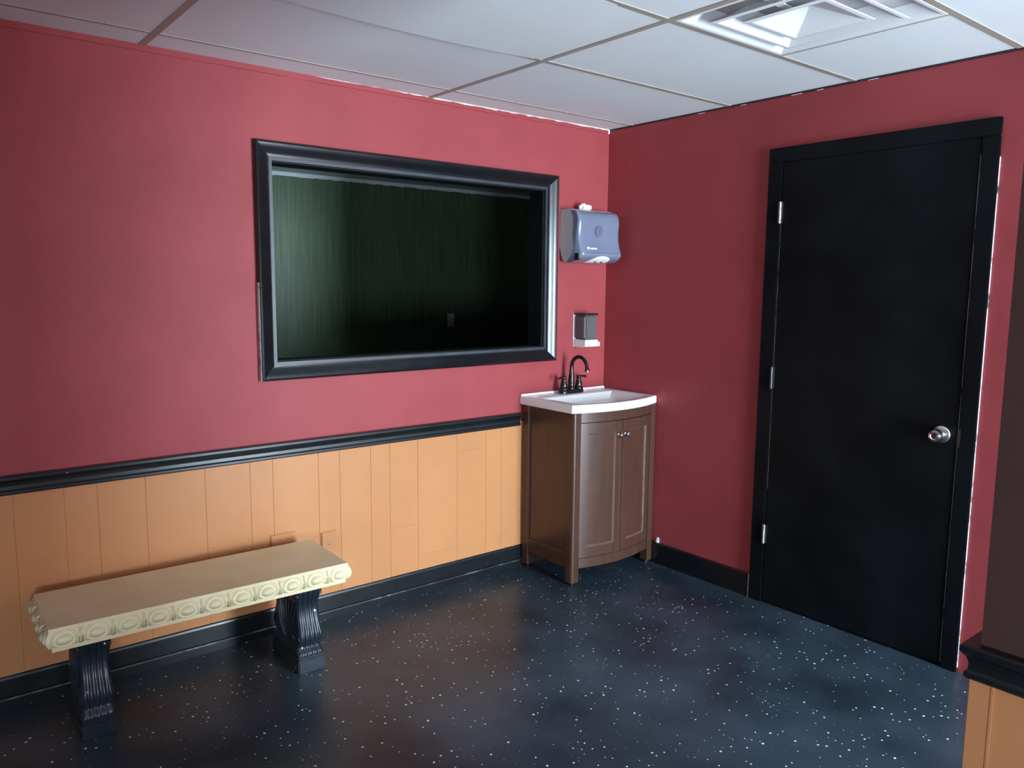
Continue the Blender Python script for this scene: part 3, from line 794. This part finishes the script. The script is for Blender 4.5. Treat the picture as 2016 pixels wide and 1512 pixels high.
def leg_mesh():
    bm = bmesh.new()
    Zs = [0.062, 0.066, 0.072, 0.080, 0.088, 0.098, 0.110, 0.122, 0.136, 0.152, 0.170, 0.190, 0.212, 0.234, 0.256, 0.276, 0.294, 0.310, 0.324, 0.336, 0.346]
    fr = [0.128, 0.129, 0.127, 0.122, 0.112, 0.112, 0.124, 0.134, 0.137, 0.134, 0.127, 0.119, 0.112, 0.108, 0.108, 0.113, 0.121, 0.128, 0.130, 0.126, 0.118]
    wh = [0.051, 0.051, 0.050, 0.049, 0.047, 0.046, 0.047, 0.048, 0.048, 0.047, 0.0455, 0.044, 0.043, 0.043, 0.044, 0.0455, 0.047, 0.0485, 0.050, 0.050, 0.049]
    rings = []; nf = 40
    for z, f, wv in zip(Zs, fr, wh):
        fade = 0.5 if z < 0.10 else (0.35+0.75*min(1.0, abs(z-0.215)/0.085))
        ring = []
        for k in range(nf+1):
            u = -1+2*k/nf
            fl_ = 0.0036*fade*math.cos(u*PI*5.0)*(1 if abs(u) < 0.92 else 0.3)
            ring.append((u*wv, -(f+fl_-0.006*abs(u)**6), z))
        for k in range(1, 7): ring.append((wv-0.004*math.sin(PI*k/7), -f+2*f*k/7, z))
        for k in range(nf+1):
            u = 1-2*k/nf
            fl_ = 0.0036*fade*math.cos(u*PI*5.0)*(1 if abs(u) < 0.92 else 0.3)
            ring.append((u*wv, (f+fl_-0.006*abs(u)**6), z))
        for k in range(1, 7): ring.append((-wv+0.004*math.sin(PI*k/7), f-2*f*k/7, z))
        rings.append(ring)
    loft(bm, rings); return bm
def spiral(bm, sx, cy, cz, r0, turns, hand):
    path = []; rad = []; n = int(26*turns)
    for k in range(n+1):
        t = k/n; a = turns*2*PI*t; r = r0*(1-0.82*t)
        path.append((sx, cy+hand*r*math.cos(a), cz+r*math.sin(a))); rad.append(0.0055*(1-0.4*t))
    tube(bm, path, rad, 6)
def bench_leg(x):
    o = link('leg', leg_mesh(), M['cast'], bn, True, loc=(x, 0.008, 0), ang=1.2)
    bm = bmesh.new(); box_into(bm, -0.054, 0.054, -0.138, 0.138, 0.0, 0.054, 0.004, 2); box_into(bm, -0.052, 0.052, -0.133, 0.133, 0.050, 0.066, 0.005, 2)
    link('plinth', bm, M['cast'], o, True)
    for s in (-1, 1):
        bm = bmesh.new()
        spiral(bm, s*0.044, -0.090, 0.300, 0.032, 1.8, -1); spiral(bm, s*0.044, 0.090, 0.300, 0.032, 1.8, 1)
        spiral(bm, s*0.044, -0.092, 0.130, 0.036, 1.8, -1); spiral(bm, s*0.044, 0.092, 0.130, 0.036, 1.8, 1)
        for k in range(-3, 4):
            a = k*0.26
            tube(bm, [(s*0.042, 0.012*k, 0.10), (s*0.045, 0.020*k, 0.17), (s*0.043, 0.018*k+0.06*math.sin(a), 0.26)], [0.004, 0.009, 0.003], 6)
        link('scroll_relief', bm, M['cast'], o, True)
bench_leg(-0.368); bench_leg(0.367)

# ================================================================== ceiling diffuser
dx0, dx1, dy0, dy1 = XA+TW+0.001, XD-TW*0.6-0.001, y4+TW+0.001, y3-TW-0.001
dcx, dcy, dhx, dhy = (dx0+dx1)/2, (dy0+dy1)/2, (dx1-dx0)/2, (dy1-dy0)/2
df = tag(empty('ceiling_diffuser', (dcx, dcy, H)), 'square white stepped air diffuser set in the ceiling grid', 'air vent')
def sq(s, z): return [(-dhx*s, -dhy*s, z), (dhx*s, -dhy*s, z), (dhx*s, dhy*s, z), (-dhx*s, dhy*s, z)]
def shell(name, prof, mat, cap=False):
    bm = bmesh.new(); loft(bm, [sq(s, z) for s, z in prof], cap0=cap, cap1=cap)
    return link(name, bm, mat, df)
shell('outer_frame', [(1.0, 0.008), (1.0, -0.001), (0.965, -0.001), (0.94, 0.001), (0.76, 0.037), (0.76, 0.038), (0.94, 0.0025), (1.0, 0.008)], M['diffuser'])
shell('louver_cone', [(0.735, -0.0085), (0.725, -0.010), (0.69, -0.0105), (0.67, -0.0095), (0.48, 0.036), (0.48, 0.037), (0.68, -0.0065), (0.725, -0.0070)], M['diffuser'])
shell('center_cone', [(0.485, -0.0090), (0.475, -0.0105), (0.43, -0.011), (0.41, -0.010), (0.02, 0.034), (0.02, 0.035), (0.42, -0.0070), (0.475, -0.0075)], M['diffuser'])
shell('back_pan', [(0.98, 0.0385), (0.98, 0.0395)], M['greypl'], True)
bm = bmesh.new(); loft(bm, [sq(0.025, 0.0335), sq(0.025, 0.035)]); link('center_cap', bm, M['diffuser'], df)
bm = bmesh.new(); prism(bm, [(-0.245, -0.02), (-0.10, -0.005), (-0.08, 0.02), (-0.23, 0.012)], 'z', 0.004, 0.008); link('baffle', bm, M['cream'], df)
